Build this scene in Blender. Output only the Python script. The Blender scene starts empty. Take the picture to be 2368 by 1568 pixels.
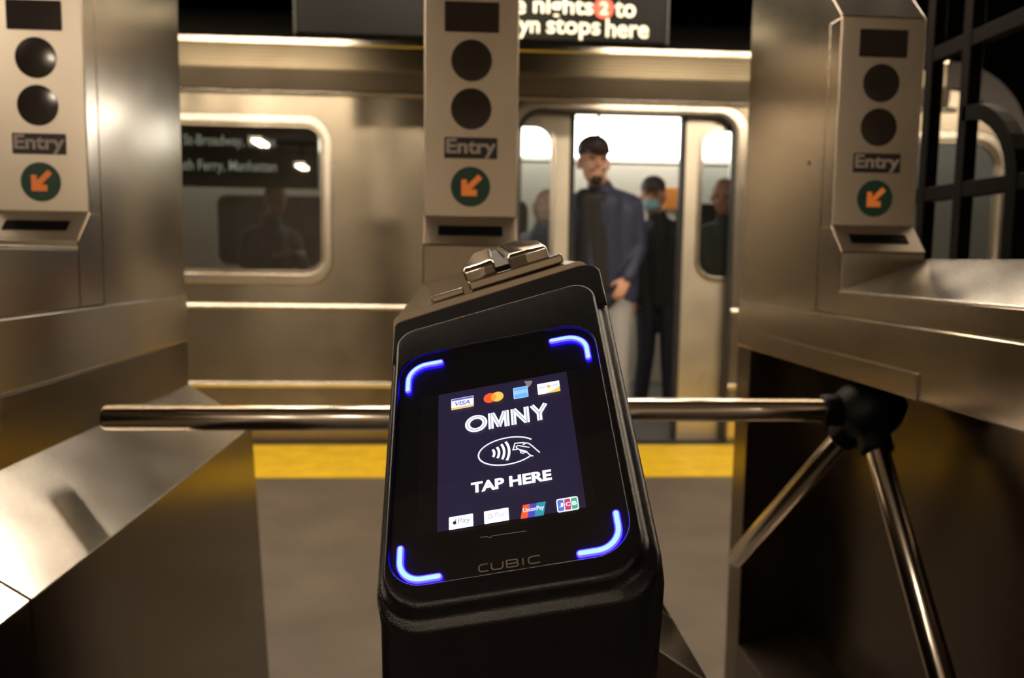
import bpy, bmesh, math, random
from mathutils import Vector, Matrix

random.seed(7)
scn = bpy.context.scene
COL = scn.collection

# ------------------------------------------------------------------ camera
W, H, F = 2368.0, 1568.0, 1860.0
EYE = Vector((0.0, 0.0, 1.13))
right = Vector((0.99804667, -0.06087948, 0.01401936))
down = Vector((0.00798454, -0.09826161, -0.99512859))
fwd = Vector((0.06196047, 0.99329671, -0.09758358))
cam_d = bpy.data.cameras.new('camera')
cam = bpy.data.objects.new('camera', cam_d)
COL.objects.link(cam)
cam.matrix_world = Matrix(((right.x, -down.x, -fwd.x, EYE.x), (right.y, -down.y, -fwd.y, EYE.y),
                           (right.z, -down.z, -fwd.z, EYE.z), (0, 0, 0, 1)))
cam_d.sensor_width = 36.0
cam_d.lens = 36.0 * F / W
cam_d.clip_start = 0.02
cam_d.dof.use_dof = True
cam_d.dof.focus_distance = 0.575
cam_d.dof.aperture_fstop = 6.7
scn.camera = cam

# ------------------------------------------------------------------ world, exposure, lamp levels
world = bpy.data.worlds.new('station_dark')
scn.world = world
world.use_nodes = True
world.node_tree.nodes['Background'].inputs[0].default_value = (0.02, 0.017, 0.014, 1)
world.node_tree.nodes['Background'].inputs[1].default_value = 0.1
vs = scn.view_settings
vs.view_transform = 'Standard'
vs.look = 'None'
vs.exposure = 0.0
vs.gamma = 1.0
vs.use_curve_mapping = False
scn.cycles.sample_clamp_indirect = 6.0
LAMP_COL = (1.0, 0.825, 0.63)
LAMP_PLATFORM = 46.0      # tubes of the row above the platform
LAMP_HALL = 150.0          # tubes in the fare hall behind the camera
CAR_LIGHT = 9.0           # lit panels in the train car


# ------------------------------------------------------------------ materials
def new_mat(name):
    m = bpy.data.materials.new(name)
    m.use_nodes = True
    nt = m.node_tree
    return m, nt, nt.nodes['Principled BSDF']


def plain(name, col, rough=0.5, metal=0.0, spec=0.5, noise=0.0, scale=20.0):
    m, nt, b = new_mat(name)
    b.inputs['Roughness'].default_value = rough
    b.inputs['Metallic'].default_value = metal
    b.inputs['Specular IOR Level'].default_value = spec
    b.inputs['Base Color'].default_value = (*col, 1)
    if noise > 0:
        tc = nt.nodes.new('ShaderNodeTexCoord')
        nz = nt.nodes.new('ShaderNodeTexNoise')
        nz.inputs['Scale'].default_value = scale
        nz.inputs['Detail'].default_value = 5
        rp = nt.nodes.new('ShaderNodeValToRGB')
        rp.color_ramp.elements[0].color = (*[max(0, c * (1 - noise)) for c in col], 1)
        rp.color_ramp.elements[1].color = (*[min(1, c * (1 + noise)) for c in col], 1)
        rp.color_ramp.elements[0].position = 0.3
        rp.color_ramp.elements[1].position = 0.7
        nt.links.new(tc.outputs['Object'], nz.inputs['Vector'])
        nt.links.new(nz.outputs['Fac'], rp.inputs['Fac'])
        nt.links.new(rp.outputs['Color'], b.inputs['Base Color'])
    return m


def steel(name, col, rough, smudge=0.03, aniso=0.0, along=(0, 0, 1), grain=0.0):
    """brushed stainless steel; reflections spread along the given direction"""
    m, nt, b = new_mat(name)
    b.inputs['Metallic'].default_value = 1.0
    b.inputs['Base Color'].default_value = (*col, 1)
    b.inputs['Anisotropic'].default_value = aniso
    if aniso > 0:
        cv = nt.nodes.new('ShaderNodeCombineXYZ')
        for k in range(3):
            cv.inputs[k].default_value = along[k]
        nt.links.new(cv.outputs[0], b.inputs['Tangent'])
    tc = nt.nodes.new('ShaderNodeTexCoord')
    big = nt.nodes.new('ShaderNodeTexNoise')
    big.inputs['Scale'].default_value = 6
    big.inputs['Detail'].default_value = 2
    nt.links.new(tc.outputs['Object'], big.inputs['Vector'])
    mr = nt.nodes.new('ShaderNodeMapRange')
    mr.inputs['From Min'].default_value = 0.25
    mr.inputs['From Max'].default_value = 0.75
    mr.inputs['To Min'].default_value = max(0.04, rough - smudge)
    mr.inputs['To Max'].default_value = rough + smudge
    nt.links.new(big.outputs['Fac'], mr.inputs['Value'])
    nt.links.new(mr.outputs['Result'], b.inputs['Roughness'])
    return m


def glow(name, col, strength):
    m, nt, b = new_mat(name)
    b.inputs['Base Color'].default_value = (*[min(1.0, c * 0.5) for c in col], 1)
    b.inputs['Emission Color'].default_value = (*col, 1)
    b.inputs['Emission Strength'].default_value = strength
    b.inputs['Roughness'].default_value = 0.4
    return m


def glass(name, tint, gloss=0.07, rough=0.02):
    m = bpy.data.materials.new(name)
    m.use_nodes = True
    nt = m.node_tree
    for n in list(nt.nodes):
        nt.nodes.remove(n)
    out = nt.nodes.new('ShaderNodeOutputMaterial')
    mix = nt.nodes.new('ShaderNodeMixShader')
    tr = nt.nodes.new('ShaderNodeBsdfTransparent')
    gl = nt.nodes.new('ShaderNodeBsdfGlossy')
    fr = nt.nodes.new('ShaderNodeFresnel')
    fr.inputs['IOR'].default_value = 1.5
    mu = nt.nodes.new('ShaderNodeMath')
    mu.operation = 'MULTIPLY'
    mu.inputs[1].default_value = gloss / 0.04
    tr.inputs[0].default_value = (*tint, 1)
    gl.inputs[0].default_value = (0.9, 0.9, 0.9, 1)
    gl.inputs[1].default_value = rough
    nt.links.new(fr.outputs[0], mu.inputs[0])
    nt.links.new(mu.outputs[0], mix.inputs[0])
    nt.links.new(tr.outputs[0], mix.inputs[1])
    nt.links.new(gl.outputs[0], mix.inputs[2])
    nt.links.new(mix.outputs[0], out.inputs[0])
    return m


def grained_plastic(name, col, rough, scale, strength):
    m, nt, b = new_mat(name)
    b.inputs['Base Color'].default_value = (*col, 1)
    b.inputs['Roughness'].default_value = rough
    b.inputs['Specular IOR Level'].default_value = 0.35
    tc = nt.nodes.new('ShaderNodeTexCoord')
    nz = nt.nodes.new('ShaderNodeTexNoise')
    nz.inputs['Scale'].default_value = scale
    nz.inputs['Detail'].default_value = 2
    bp = nt.nodes.new('ShaderNodeBump')
    bp.inputs['Strength'].default_value = strength
    bp.inputs['Distance'].default_value = 0.0006
    nt.links.new(tc.outputs['Object'], nz.inputs['Vector'])
    nt.links.new(nz.outputs['Fac'], bp.inputs['Height'])
    nt.links.new(bp.outputs['Normal'], b.inputs['Normal'])
    return m


M = {}
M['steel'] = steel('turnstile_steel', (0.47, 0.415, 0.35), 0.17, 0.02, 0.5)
M['steel_front'] = steel('lit_front_steel', (0.80, 0.72, 0.60), 0.30, 0.03, 0.4)  # lighter copy of turnstile steel; hall light put into the front colour
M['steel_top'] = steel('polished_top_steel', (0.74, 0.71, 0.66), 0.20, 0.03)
M['neck_lit_sheet'] = steel('neck_lit_satin_steel', (0.66, 0.57, 0.46), 0.5, 0.02)  # lighter than the neck itself; lamp light on the slope put into colour
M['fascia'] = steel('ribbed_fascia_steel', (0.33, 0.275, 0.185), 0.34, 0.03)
M['eave'] = steel('eave_shade_steel', (0.20, 0.165, 0.12), 0.32, 0.03)  # dark downward reflection of the eave put into the base colour
M['steel_low'] = steel('lower_shade_steel', (0.155, 0.125, 0.097), 0.20, 0.03, 0.4)  # darker copy of turnstile steel; dark surroundings it mirrors put into colour
M['recess'] = steel('recess_shade_steel', (0.10, 0.08, 0.062), 0.24, 0.03)  # same steel darkened further; shade inside the recess put into colour
M['steel_cast'] = steel('cast_swipe_steel', (0.60, 0.54, 0.46), 0.12, 0.02)
M['arm'] = steel('arm_tube_steel', (0.76, 0.69, 0.60), 0.17, 0.02)
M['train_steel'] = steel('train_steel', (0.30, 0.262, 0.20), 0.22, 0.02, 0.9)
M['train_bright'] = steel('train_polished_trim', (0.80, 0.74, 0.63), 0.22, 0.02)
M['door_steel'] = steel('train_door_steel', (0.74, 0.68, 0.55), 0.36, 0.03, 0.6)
M['car_end'] = plain('car_end_brown', (0.022, 0.014, 0.009), 0.5)
M['rubber'] = plain('black_rubber', (0.012, 0.012, 0.012), 0.6)
M['hub'] = plain('black_hub', (0.002, 0.002, 0.0023), 0.45, spec=0.12)
M['plastic'] = grained_plastic('black_grained_plastic', (0.006, 0.005, 0.007), 0.24, 1100, 0.45)
M['plastic_smooth'] = grained_plastic('black_cap_plastic', (0.006, 0.005, 0.006), 0.30, 1200, 0.1)
M['face_black'] = plain('reader_face_black', (0.006, 0.005, 0.007), 0.25)
M['dark_window'] = plain('dark_lens', (0.036, 0.026, 0.021), 0.12, spec=0.5)
M['dark_matte'] = plain('dark_lens_matte', (0.022, 0.016, 0.013), 0.3)
M['slot'] = plain('fare_display_black', (0.004, 0.006, 0.006), 0.25)
M['entry_black'] = plain('entry_plate_black', (0.016, 0.013, 0.011), 0.4)
M['entry_text'] = plain('entry_lettering', (0.55, 0.46, 0.41), 0.5)
M['green'] = plain('green_disc', (0.007, 0.062, 0.036), 0.35)
M['orange'] = glow('orange_arrow', (0.75, 0.17, 0.03), 0.42)
M['concrete'] = plain('platform_concrete', (0.074, 0.060, 0.047), 0.55, noise=0.25, scale=3)
M['yellow'] = plain('yellow_tactile', (0.66, 0.44, 0.005), 0.55, noise=0.15, scale=9)
M['edge'] = plain('platform_edge_wood', (0.10, 0.06, 0.02), 0.7)
M['wall_tile'] = plain('hall_wall_tile', (0.66, 0.58, 0.47), 0.45, noise=0.08, scale=4)
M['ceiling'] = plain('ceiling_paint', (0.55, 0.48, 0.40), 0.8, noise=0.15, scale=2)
M['ceiling_dark'] = plain('platform_ceiling_darkened', (0.045, 0.04, 0.034), 0.8)  # unseen ceiling darkened so that steel reflections keep contrast
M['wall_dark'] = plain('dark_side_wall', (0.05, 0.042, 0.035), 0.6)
M['tunnel'] = plain('tunnel_black', (0.004, 0.004, 0.004), 0.9)
M['sign_black'] = plain('sign_black', (0.006, 0.006, 0.0055), 0.5, spec=0.08)
M['sign_text'] = glow('sign_lettering', (1.0, 0.92, 0.66), 0.95)
M['sign_red'] = glow('sign_red_bullet', (0.95, 0.09, 0.045), 0.95)
M['fence'] = plain('fence_black_paint', (0.004, 0.003, 0.0025), 0.7, spec=0.06)
M['lamp_house'] = plain('lamp_housing_white', (0.6, 0.57, 0.5), 0.5)
M['tube_platform'] = glow('platform_tube', LAMP_COL, LAMP_PLATFORM)
M['tube_hall'] = glow('hall_tube', LAMP_COL, LAMP_HALL)
M['car_panel'] = glow('car_light_panel', (1.0, 0.97, 0.88), CAR_LIGHT)
M['car_wall'] = plain('car_inner_wall', (0.60, 0.57, 0.50), 0.4)
M['car_dark'] = plain('car_inner_dark_glass', (0.012, 0.013, 0.015), 0.15)
M['car_floor'] = plain('car_floor', (0.06, 0.055, 0.05), 0.5)
M['car_seat'] = plain('car_seat_orange', (0.55, 0.20, 0.03), 0.5)
M['car_roof'] = plain('car_roof_dark', (0.03, 0.026, 0.02), 0.6)
M['dest_green'] = plain('destination_board', (0.012, 0.016, 0.010), 0.5)
M['dest_text'] = glow('destination_lettering', (0.60, 0.62, 0.50), 1.1)
M['pane'] = glass('window_glass', (0.50, 0.50, 0.48), 0.09)
M['door_pane'] = glass('door_glass', (0.80, 0.82, 0.82), 0.05)
M['reader_glass'] = glass('reader_glass', (0.97, 0.97, 0.98), 0.035, 0.05)
_nt = M['reader_glass'].node_tree
_o = [n for n in _nt.nodes if n.type == 'OUTPUT_MATERIAL'][0]
_mx = [n for n in _nt.nodes if n.type == 'MIX_SHADER'][0]
_df = _nt.nodes.new('ShaderNodeBsdfDiffuse')
_df.inputs[0].default_value = (0.5, 0.5, 0.5, 1)
_m2 = _nt.nodes.new('ShaderNodeMixShader')
_m2.inputs[0].default_value = 0.012
_nt.links.new(_mx.outputs[0], _m2.inputs[1])
_nt.links.new(_df.outputs[0], _m2.inputs[2])
_nt.links.new(_m2.outputs[0], _o.inputs[0])


# ------------------------------------------------------------------ helpers
def link(o, parent=None):
    COL.objects.link(o)
    if parent is not None:
        o.parent = parent
    return o


def thing(name, label, cat, loc=(0, 0, 0), group=None):
    o = bpy.data.objects.new(name, None)
    o.empty_display_size = 0.05
    o.location = loc
    link(o)
    return tag(o, label, cat, group)


def tag(o, label, cat=None, group=None):
    o['label'] = label
    if cat:
        o['category'] = cat
    if group:
        o['group'] = group
    return o


def struct(o):
    o['kind'] = 'structure'
    return o


def mesh_obj(name, verts, faces, mat, parent=None, smooth=False, bevel=0.0, seg=2, smooth_angle=None):
    me = bpy.data.meshes.new(name)
    me.from_pydata([tuple(v) for v in verts], [], faces)
    bm = bmesh.new()
    bm.from_mesh(me)
    bmesh.ops.recalc_face_normals(bm, faces=bm.faces)
    bm.to_mesh(me)
    bm.free()
    return finish(name, me, mat, parent, smooth, bevel, seg)


def finish(name, me, mat, parent=None, smooth=False, bevel=0.0, seg=2):
    me.materials.append(mat)
    o = bpy.data.objects.new(name, me)
    link(o, parent)
    if smooth or bevel > 0:
        for p in me.polygons:
            p.use_smooth = True
    if bevel > 0:
        b = o.modifiers.new('bevel', 'BEVEL')
        b.width = bevel
        b.segments = seg
        b.limit_method = 'ANGLE'
        b.angle_limit = math.radians(25)
        b.harden_normals = True
    return o


def box(name, x, y, z, mat, parent=None, bevel=0.0, seg=2):
    v = [(x[i], y[j], z[k]) for i in (0, 1) for j in (0, 1) for k in (0, 1)]
    f = [(0, 1, 3, 2), (4, 6, 7, 5), (0, 4, 5, 1), (2, 3, 7, 6), (0, 2, 6, 4), (1, 5, 7, 3)]
    return mesh_obj(name, v, f, mat, parent, bevel=bevel, seg=seg)


def prism_x(name, prof, x0, x1, mat, parent=None, bevel=0.0, seg=2):
    """profile of (y, z) points extruded along x"""
    n = len(prof)
    v = [(x0, p[0], p[1]) for p in prof] + [(x1, p[0], p[1]) for p in prof]
    f = [tuple(range(n)), tuple(range(2 * n - 1, n - 1, -1))]
    f += [(i, (i + 1) % n, n + (i + 1) % n, n + i) for i in range(n)]
    return mesh_obj(name, v, f, mat, parent, bevel=bevel, seg=seg)


def prism_y(name, prof, y0, y1, mat, parent=None, bevel=0.0, seg=2, prof2=None):
    """profile of (x, z) points extruded along y"""
    n = len(prof)
    q = prof2 or prof
    v = [(p[0], y0, p[1]) for p in prof] + [(p[0], y1, p[1]) for p in q]
    f = [tuple(range(n)), tuple(range(2 * n - 1, n - 1, -1))]
    f += [(i, (i + 1) % n, n + (i + 1) % n, n + i) for i in range(n)]
    return mesh_obj(name, v, f, mat, parent, bevel=bevel, seg=seg)


def prism_z(name, prof, z0, z1, mat, parent=None, bevel=0.0, seg=2, smooth=False):
    n = len(prof)
    v = [(p[0], p[1], z0) for p in prof] + [(p[0], p[1], z1) for p in prof]
    f = [tuple(range(n)), tuple(range(2 * n - 1, n - 1, -1))]
    f += [(i, (i + 1) % n, n + (i + 1) % n, n + i) for i in range(n)]
    return mesh_obj(name, v, f, mat, parent, bevel=bevel, seg=seg, smooth=smooth)


def loft(name, loops, mat, parent=None, close_first=False, close_last=False, smooth=True):
    n = len(loops[0])
    v = [p for l in loops for p in l]
    f = []
    for k in range(len(loops) - 1):
        for i in range(n):
            j = (i + 1) % n
            f.append((k * n + i, k * n + j, (k + 1) * n + j, (k + 1) * n + i))
    if close_first:
        f.append(tuple(range(n - 1, -1, -1)))
    if close_last:
        f.append(tuple((len(loops) - 1) * n + i for i in range(n)))
    return mesh_obj(name, v, f, mat, parent, smooth=smooth)


def sharp_by_angle(o, deg=35):
    bm = bmesh.new()
    bm.from_mesh(o.data)
    for e in bm.edges:
        if len(e.link_faces) == 2 and e.calc_face_angle(0) > math.radians(deg):
            e.smooth = False
    bm.to_mesh(o.data)
    bm.free()
    return o


def rounded_poly(pts, radii, seg=8):
    out = []
    n = len(pts)
    for i in range(n):
        p0, p1, p2 = Vector(pts[i - 1]), Vector(pts[i]), Vector(pts[(i + 1) % n])
        r = radii[i] if isinstance(radii, (list, tuple)) else radii
        a, b = (p0 - p1).normalized(), (p2 - p1).normalized()
        ang = a.angle(b)
        d = r / math.tan(ang / 2)
        t1, t2 = p1 + a * d, p1 + b * d
        c = p1 + (a + b).normalized() * (r / math.sin(ang / 2))
        v1, v2 = t1 - c, t2 - c
        tot = math.atan2(v1.x * v2.y - v1.y * v2.x, v1.dot(v2))
        for k in range(seg + 1):
            th = tot * k / seg
            out.append((c.x + v1.x * math.cos(th) - v1.y * math.sin(th),
                        c.y + v1.x * math.sin(th) + v1.y * math.cos(th)))
    return out


def rrect(x0, x1, y0, y1, r, seg=8):
    return rounded_poly([(x0, y0), (x1, y0), (x1, y1), (x0, y1)], r, seg)


def circle(cx, cy, r, n=40, ry=None):
    ry = ry or r
    return [(cx + r * math.cos(2 * math.pi * i / n), cy + ry * math.sin(2 * math.pi * i / n)) for i in range(n)]


def tube_mesh(pts, r, n=20, r_end=None):
    """round tube along a polyline; returns (verts, faces)"""
    pts = [Vector(p) for p in pts]
    v, f = [], []
    up = None
    for i, p in enumerate(pts):
        a = pts[max(i - 1, 0)]
        b = pts[min(i + 1, len(pts) - 1)]
        t = (b - a).normalized()
        if up is None:
            up = t.orthogonal().normalized()
        up = (up - t * up.dot(t)).normalized()
        w = t.cross(up)
        rr = r if r_end is None else r + (r_end - r) * i / (len(pts) - 1)
        for k in range(n):
            th = 2 * math.pi * k / n
            v.append(p + (up * math.cos(th) + w * math.sin(th)) * rr)
    for i in range(len(pts) - 1):
        for k in range(n):
            f.append((i * n + k, i * n + (k + 1) % n, (i + 1) * n + (k + 1) % n, (i + 1) * n + k))
    f.append(tuple(range(n - 1, -1, -1)))
    f.append(tuple((len(pts) - 1) * n + k for k in range(n)))
    return v, f


def tube(name, pts, r, mat, parent=None, n=24, bevel=0.0):
    v, f = tube_mesh(pts, r, n)
    o = mesh_obj(name, v, f, mat, parent, smooth=True, bevel=bevel)
    if bevel == 0:
        sharp_by_angle(o, 50)
    return o


def lathe(name, prof, axis_o, axis_d, mat, parent=None, n=36):
    """profile of (radius, distance along the axis)"""
    d = Vector(axis_d).normalized()
    a = d.orthogonal().normalized()
    b = d.cross(a)
    o = Vector(axis_o)
    loops = []
    for r, h in prof:
        loops.append([o + d * h + (a * math.cos(2 * math.pi * k / n) + b * math.sin(2 * math.pi * k / n)) * max(r, 1e-5) for k in range(n)])
    ob = loft(name, loops, mat, parent, True, True)
    return sharp_by_angle(ob, 40)


def holed_panel(name, outer, holes, place, thick, mat, parent=None, bevel=0.0):
    """flat outline with holes, filled; place(x, y) gives the 3-D point; solidified towards +thick"""
    bm = bmesh.new()
    edges = []
    for loop in [outer] + holes:
        vs_ = [bm.verts.new(place(*p)) for p in loop]
        for i in range(len(vs_)):
            edges.append(bm.edges.new((vs_[i], vs_[(i + 1) % len(vs_)])))
    bmesh.ops.triangle_fill(bm, use_beauty=True, use_dissolve=False, edges=edges)
    bmesh.ops.recalc_face_normals(bm, faces=bm.faces)
    me = bpy.data.meshes.new(name)
    bm.to_mesh(me)
    bm.free()
    o = finish(name, me, mat, parent)
    s = o.modifiers.new('solid', 'SOLIDIFY')
    s.thickness = thick
    s.offset = 0
    return o


def ring(name, outer, inner, place, depth, mat, parent=None, bevel=0.0):
    """frame between two outlines with as many points; place(x, y, d) with d = 0 (front) or depth"""
    n = len(outer)
    v = [place(*p, 0) for p in outer] + [place(*p, 0) for p in inner] + \
        [place(*p, depth) for p in outer] + [place(*p, depth) for p in inner]
    f = []
    for i in range(n):
        j = (i + 1) % n
        f.append((i, j, n + j, n + i))
        f.append((2 * n + i, 3 * n + i, 3 * n + j, 2 * n + j))
        f.append((i, 2 * n + i, 2 * n + j, j))
        f.append((n + i, n + j, 3 * n + j, 3 * n + i))
    return mesh_obj(name, v, f, mat, parent, bevel=bevel)


def text_mesh(s, bold=0.0, shear=0.0):
    c = bpy.data.curves.new('lettering', 'FONT')
    c.body = s
    c.size = 1.0
    c.offset = bold
    c.shear = shear
    c.resolution_u = 4
    t = bpy.data.objects.new('lettering', c)
    COL.objects.link(t)
    bpy.context.view_layer.update()
    dg = bpy.context.evaluated_depsgraph_get()
    me = bpy.data.meshes.new_from_object(t.evaluated_get(dg))
    COL.objects.unlink(t)
    bpy.data.objects.remove(t)
    bpy.data.curves.remove(c)
    return me


def lettering(name, s, place, x, y, mat, parent, bold=0.0, shear=0.0):
    """letters stretched to the box x, y of a plane whose point (x, y) is place(x, y)"""
    me = text_mesh(s, bold, shear)
    xs = [v.co.x for v in me.vertices]
    ys = [v.co.y for v in me.vertices]
    ax, bx_, ay, by_ = min(xs), max(xs), min(ys), max(ys)
    for v in me.vertices:
        fx = (v.co.x - ax) / (bx_ - ax)
        fy = (v.co.y - ay) / (by_ - ay)
        v.co = place(x[0] + (x[1] - x[0]) * fx, y[0] + (y[1] - y[0]) * fy)
    me.name = name
    return finish(name, me, mat, parent)


def ribbon(pts, w, closed=False):
    """flat stroke of width w along 2-D points: outline pairs, returns verts2d, faces"""
    P = [Vector(p) for p in pts]
    n = len(P)
    v = []
    for i in range(n):
        if closed:
            a, b = P[i - 1], P[(i + 1) % n]
        else:
            a, b = P[max(i - 1, 0)], P[min(i + 1, n - 1)]
        t1 = (P[i] - a).normalized() if (P[i] - a).length > 1e-9 else (b - P[i]).normalized()
        t2 = (b - P[i]).normalized() if (b - P[i]).length > 1e-9 else t1
        t = (t1 + t2).normalized()
        nrm = Vector((-t.y, t.x))
        k = min(2.2, 1.0 / max(0.3, nrm.dot(Vector((-t1.y, t1.x)))))
        v += [P[i] + nrm * w / 2 * k, P[i] - nrm * w / 2 * k]
    f = []
    for i in range(n if closed else n - 1):
        j = (i + 1) % n
        f.append((2 * i, 2 * j, 2 * j + 1, 2 * i + 1))
    return v, f


def strokes(name, lines, place, mat, parent):
    """lines: list of (points, width, closed)"""
    V, Fc = [], []
    for pts, w, closed in lines:
        v, f = ribbon(pts, w, closed)
        k = len(V)
        V += [place(p.x, p.y) for p in v]
        Fc += [tuple(i + k for i in q) for q in f]
    me = bpy.data.meshes.new(name)
    me.from_pydata([tuple(p) for p in V], [], Fc)
    return finish(name, me, mat, parent)


def patch(name, pts, place, mat, parent):
    me = bpy.data.meshes.new(name)
    me.from_pydata([tuple(place(*p)) for p in pts], [], [tuple(range(len(pts)))])
    return finish(name, me, mat, parent)


# ------------------------------------------------------------------ the setting
floor = struct(box('floor', (-7, 7), (-6, 4.83), (-0.15, 0.0), M['concrete']))
edge = struct(box('trim_1', (-7, 7), (4.83, 4.90), (-0.25, -0.004), M['edge']))
tact = struct(box('trim_2', (-7, 7), (4.10, 4.82), (0.0, 0.006), M['yellow'], bevel=0.002))
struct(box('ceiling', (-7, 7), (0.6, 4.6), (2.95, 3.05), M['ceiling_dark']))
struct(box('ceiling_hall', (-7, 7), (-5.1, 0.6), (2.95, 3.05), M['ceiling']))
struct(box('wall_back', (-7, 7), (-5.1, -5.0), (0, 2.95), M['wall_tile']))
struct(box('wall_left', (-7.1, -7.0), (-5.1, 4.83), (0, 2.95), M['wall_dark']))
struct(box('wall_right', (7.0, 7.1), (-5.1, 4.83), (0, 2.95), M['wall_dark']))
struct(box('wall_tunnel', (-9, 9), (9.0, 9.1), (-1.5, 4.5), M['tunnel']))
struct(box('floor_trackbed', (-9, 9), (4.9, 9.0), (-1.5, -1.4), M['tunnel']))


# ------------------------------------------------------------------ turnstiles
def py(y0):
    """place (x, z) on a front plane at y = y0"""
    return lambda x, z: Vector((x, y0, z))


def make_turnstile(x, y, label, near, cab_near, arms, full_top=True):
    t = thing('turnstile', label, 'turnstile', (x, y, 0), 'turnstiles in a row')
    # tall pylon
    prism_x('pylon_body', [(0.0515, 1.030), (0.505, 1.030), (0.505, 1.86), (0.25, 1.86), (0.0, 1.6045), (0.0515, 1.6045)], -0.083, 0.083, M['steel'], t, 0.003)
    prism_x('pylon_front', [(0.0035, 1.2065), (0.0035, 1.604), (0.051, 1.604), (0.051, 1.2065)], -0.083, 0.083, M['steel'], t, 0.002)
    box('lit_face_sheet', (-0.0835, 0.0835), (0.0, 0.004), (1.2065, 1.604), M['steel_front'], t, 0.003, 3)  # added sheet that carries the lighter, lit front colour
    neck = prism_x('pylon_neck', [(0.002, 1.2060), (-0.047, 1.155), (-0.047, 1.0335), (0.051, 1.0335), (0.051, 1.2060)], -0.083, 0.083, M['steel'], t, 0.003)
    # fare display in the sloping neck
    d = Vector((0, -0.049, -0.051)).normalized()
    nrm = Vector((0, -0.051, 0.049)).normalized()
    c0 = Vector((0, -0.0225, 1.1805)) + nrm * 0.0006

    def slope(a, b, up=0.0):
        return c0 + nrm * up + Vector((1, 0, 0)) * a - d * b
    nc = [slope(a, b) + nrm * h for h in (-0.0004, 0.0006) for a, b in ((-0.0815, -0.034), (0.0815, -0.034), (0.0815, 0.034), (-0.0815, 0.034))]
    mesh_obj('neck_lit_sheet', nc, [(0, 1, 2, 3), (4, 5, 6, 7), (0, 1, 5, 4), (1, 2, 6, 5), (2, 3, 7, 6), (3, 0, 4, 7)], M['neck_lit_sheet'], neck)  # added sheet that lightens the sloping face
    sl = patch('fare_display', rrect(-0.057, 0.057, -0.0135, 0.0115, 0.001, 2), lambda a, b: slope(a, b, 0.001), M['slot'], neck)
    # openings in the pylon front
    f1 = py(-0.0008)
    prism_like = lambda nm, pts, mat, par, y0, y1: loft(nm, [[Vector((p[0], y0, p[1])) for p in pts], [Vector((p[0], y1, p[1])) for p in pts]], mat, par, True, True, False)
    prism_like('message_window', rrect(-0.048, 0.048, 1.529, 1.581, 0.002, 2), M['dark_window'], t, 0.004, -0.0012)
    for zc in (1.4806, 1.3968):
        prof = [(0.0363, 0.0), (0.0363, 0.0006), (0.030, 0.0010), (0.020, 0.0014), (0.010, 0.0016), (0.0, 0.0017)]
        lathe('signal_lens', prof, (0, 0.0, zc), (0, -1, 0), M['dark_window'], t)
    ep = prism_like('entry_plate', rrect(-0.0473, 0.0473, 1.3098, 1.347, 0.001, 2), M['entry_black'], t, 0.004, -0.001)
    lettering('plate_lettering', 'Entry', py(-0.0016), (-0.044, 0.0455), (1.3105, 1.3445), M['entry_text'], ep, bold=0.03)
    dsc = prism_like('arrow_disc', circle(0, 1.2601, 0.0355), M['green'], t, 0.004, -0.001)
    L = 0.0235
    # arrow pointing down-left
    aw = 0.0085
    tipx, tipz = -0.0165, 1.2601 - 0.0165
    s2 = math.sqrt(0.5)
    shaft = [(tipx + 0.028, tipz), (tipx + 0.028, tipz + 0.0115), (tipx + 0.0175, tipz + 0.0115),
             (tipx + 0.0375, tipz + 0.0315), (tipx + 0.0300, tipz + 0.0385), (tipx + 0.0100, tipz + 0.0190),
             (tipx + 0.0100, tipz + 0.0290), (tipx, tipz + 0.0290), (tipx, tipz)]
    patch('arrow', shaft, py(-0.0016), M['orange'], dsc)
    # small lock on the passage side of the pylon
    lathe('lock', [(0.006, 0.0), (0.006, 0.002), (0.002, 0.0025)], (-0.0815, 0.12, 1.34), (-1, 0, 0), M['rubber'], t, 16)
    # sloping cabinet top in front of the pylon
    if full_top:
        prism_y('top_housing', [(-0.086, 1.034), (0.084, 1.034), (0.084, 1.1385), (-0.086, 1.0765)], near, -0.049, M['steel'], t, 0.002)
        prism_y('top_cover', [(-0.0865, 1.0770), (0.0845, 1.1394), (0.0845, 1.1425), (-0.0865, 1.0801)], near, -0.0485, M['steel_top'], t, 0.0012)
    # ledge box that runs the whole length
    box('cabinet_rail', (-0.088, 0.088), (cab_near, 0.505), (0.918, 1.0335), M['steel'], t, 0.004)
    if full_top:
        box('raised_plate', (-0.0915, -0.087), (-0.34, 0.40), (0.919, 0.962), M['steel'], t, 0.0015)
    # lower body with the sloping skirt on the far side
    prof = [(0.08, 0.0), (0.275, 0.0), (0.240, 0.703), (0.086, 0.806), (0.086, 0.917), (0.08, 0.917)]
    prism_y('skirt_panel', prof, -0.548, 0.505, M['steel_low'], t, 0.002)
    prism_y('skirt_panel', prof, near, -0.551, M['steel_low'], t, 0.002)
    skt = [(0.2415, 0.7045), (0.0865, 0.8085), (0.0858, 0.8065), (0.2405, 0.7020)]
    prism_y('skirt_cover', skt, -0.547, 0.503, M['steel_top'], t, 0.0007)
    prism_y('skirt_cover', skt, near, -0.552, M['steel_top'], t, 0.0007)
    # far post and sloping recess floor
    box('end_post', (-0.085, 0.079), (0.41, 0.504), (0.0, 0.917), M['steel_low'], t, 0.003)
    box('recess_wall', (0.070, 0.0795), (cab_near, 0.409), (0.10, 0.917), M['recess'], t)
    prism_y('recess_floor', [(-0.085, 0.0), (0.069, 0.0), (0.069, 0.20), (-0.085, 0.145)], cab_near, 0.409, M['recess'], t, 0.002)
    if cab_near < -0.6:
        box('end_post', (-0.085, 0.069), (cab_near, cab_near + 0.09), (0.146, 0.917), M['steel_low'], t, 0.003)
    # tripod
    hx, hy, hz = -0.045, -0.10, 0.858
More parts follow.
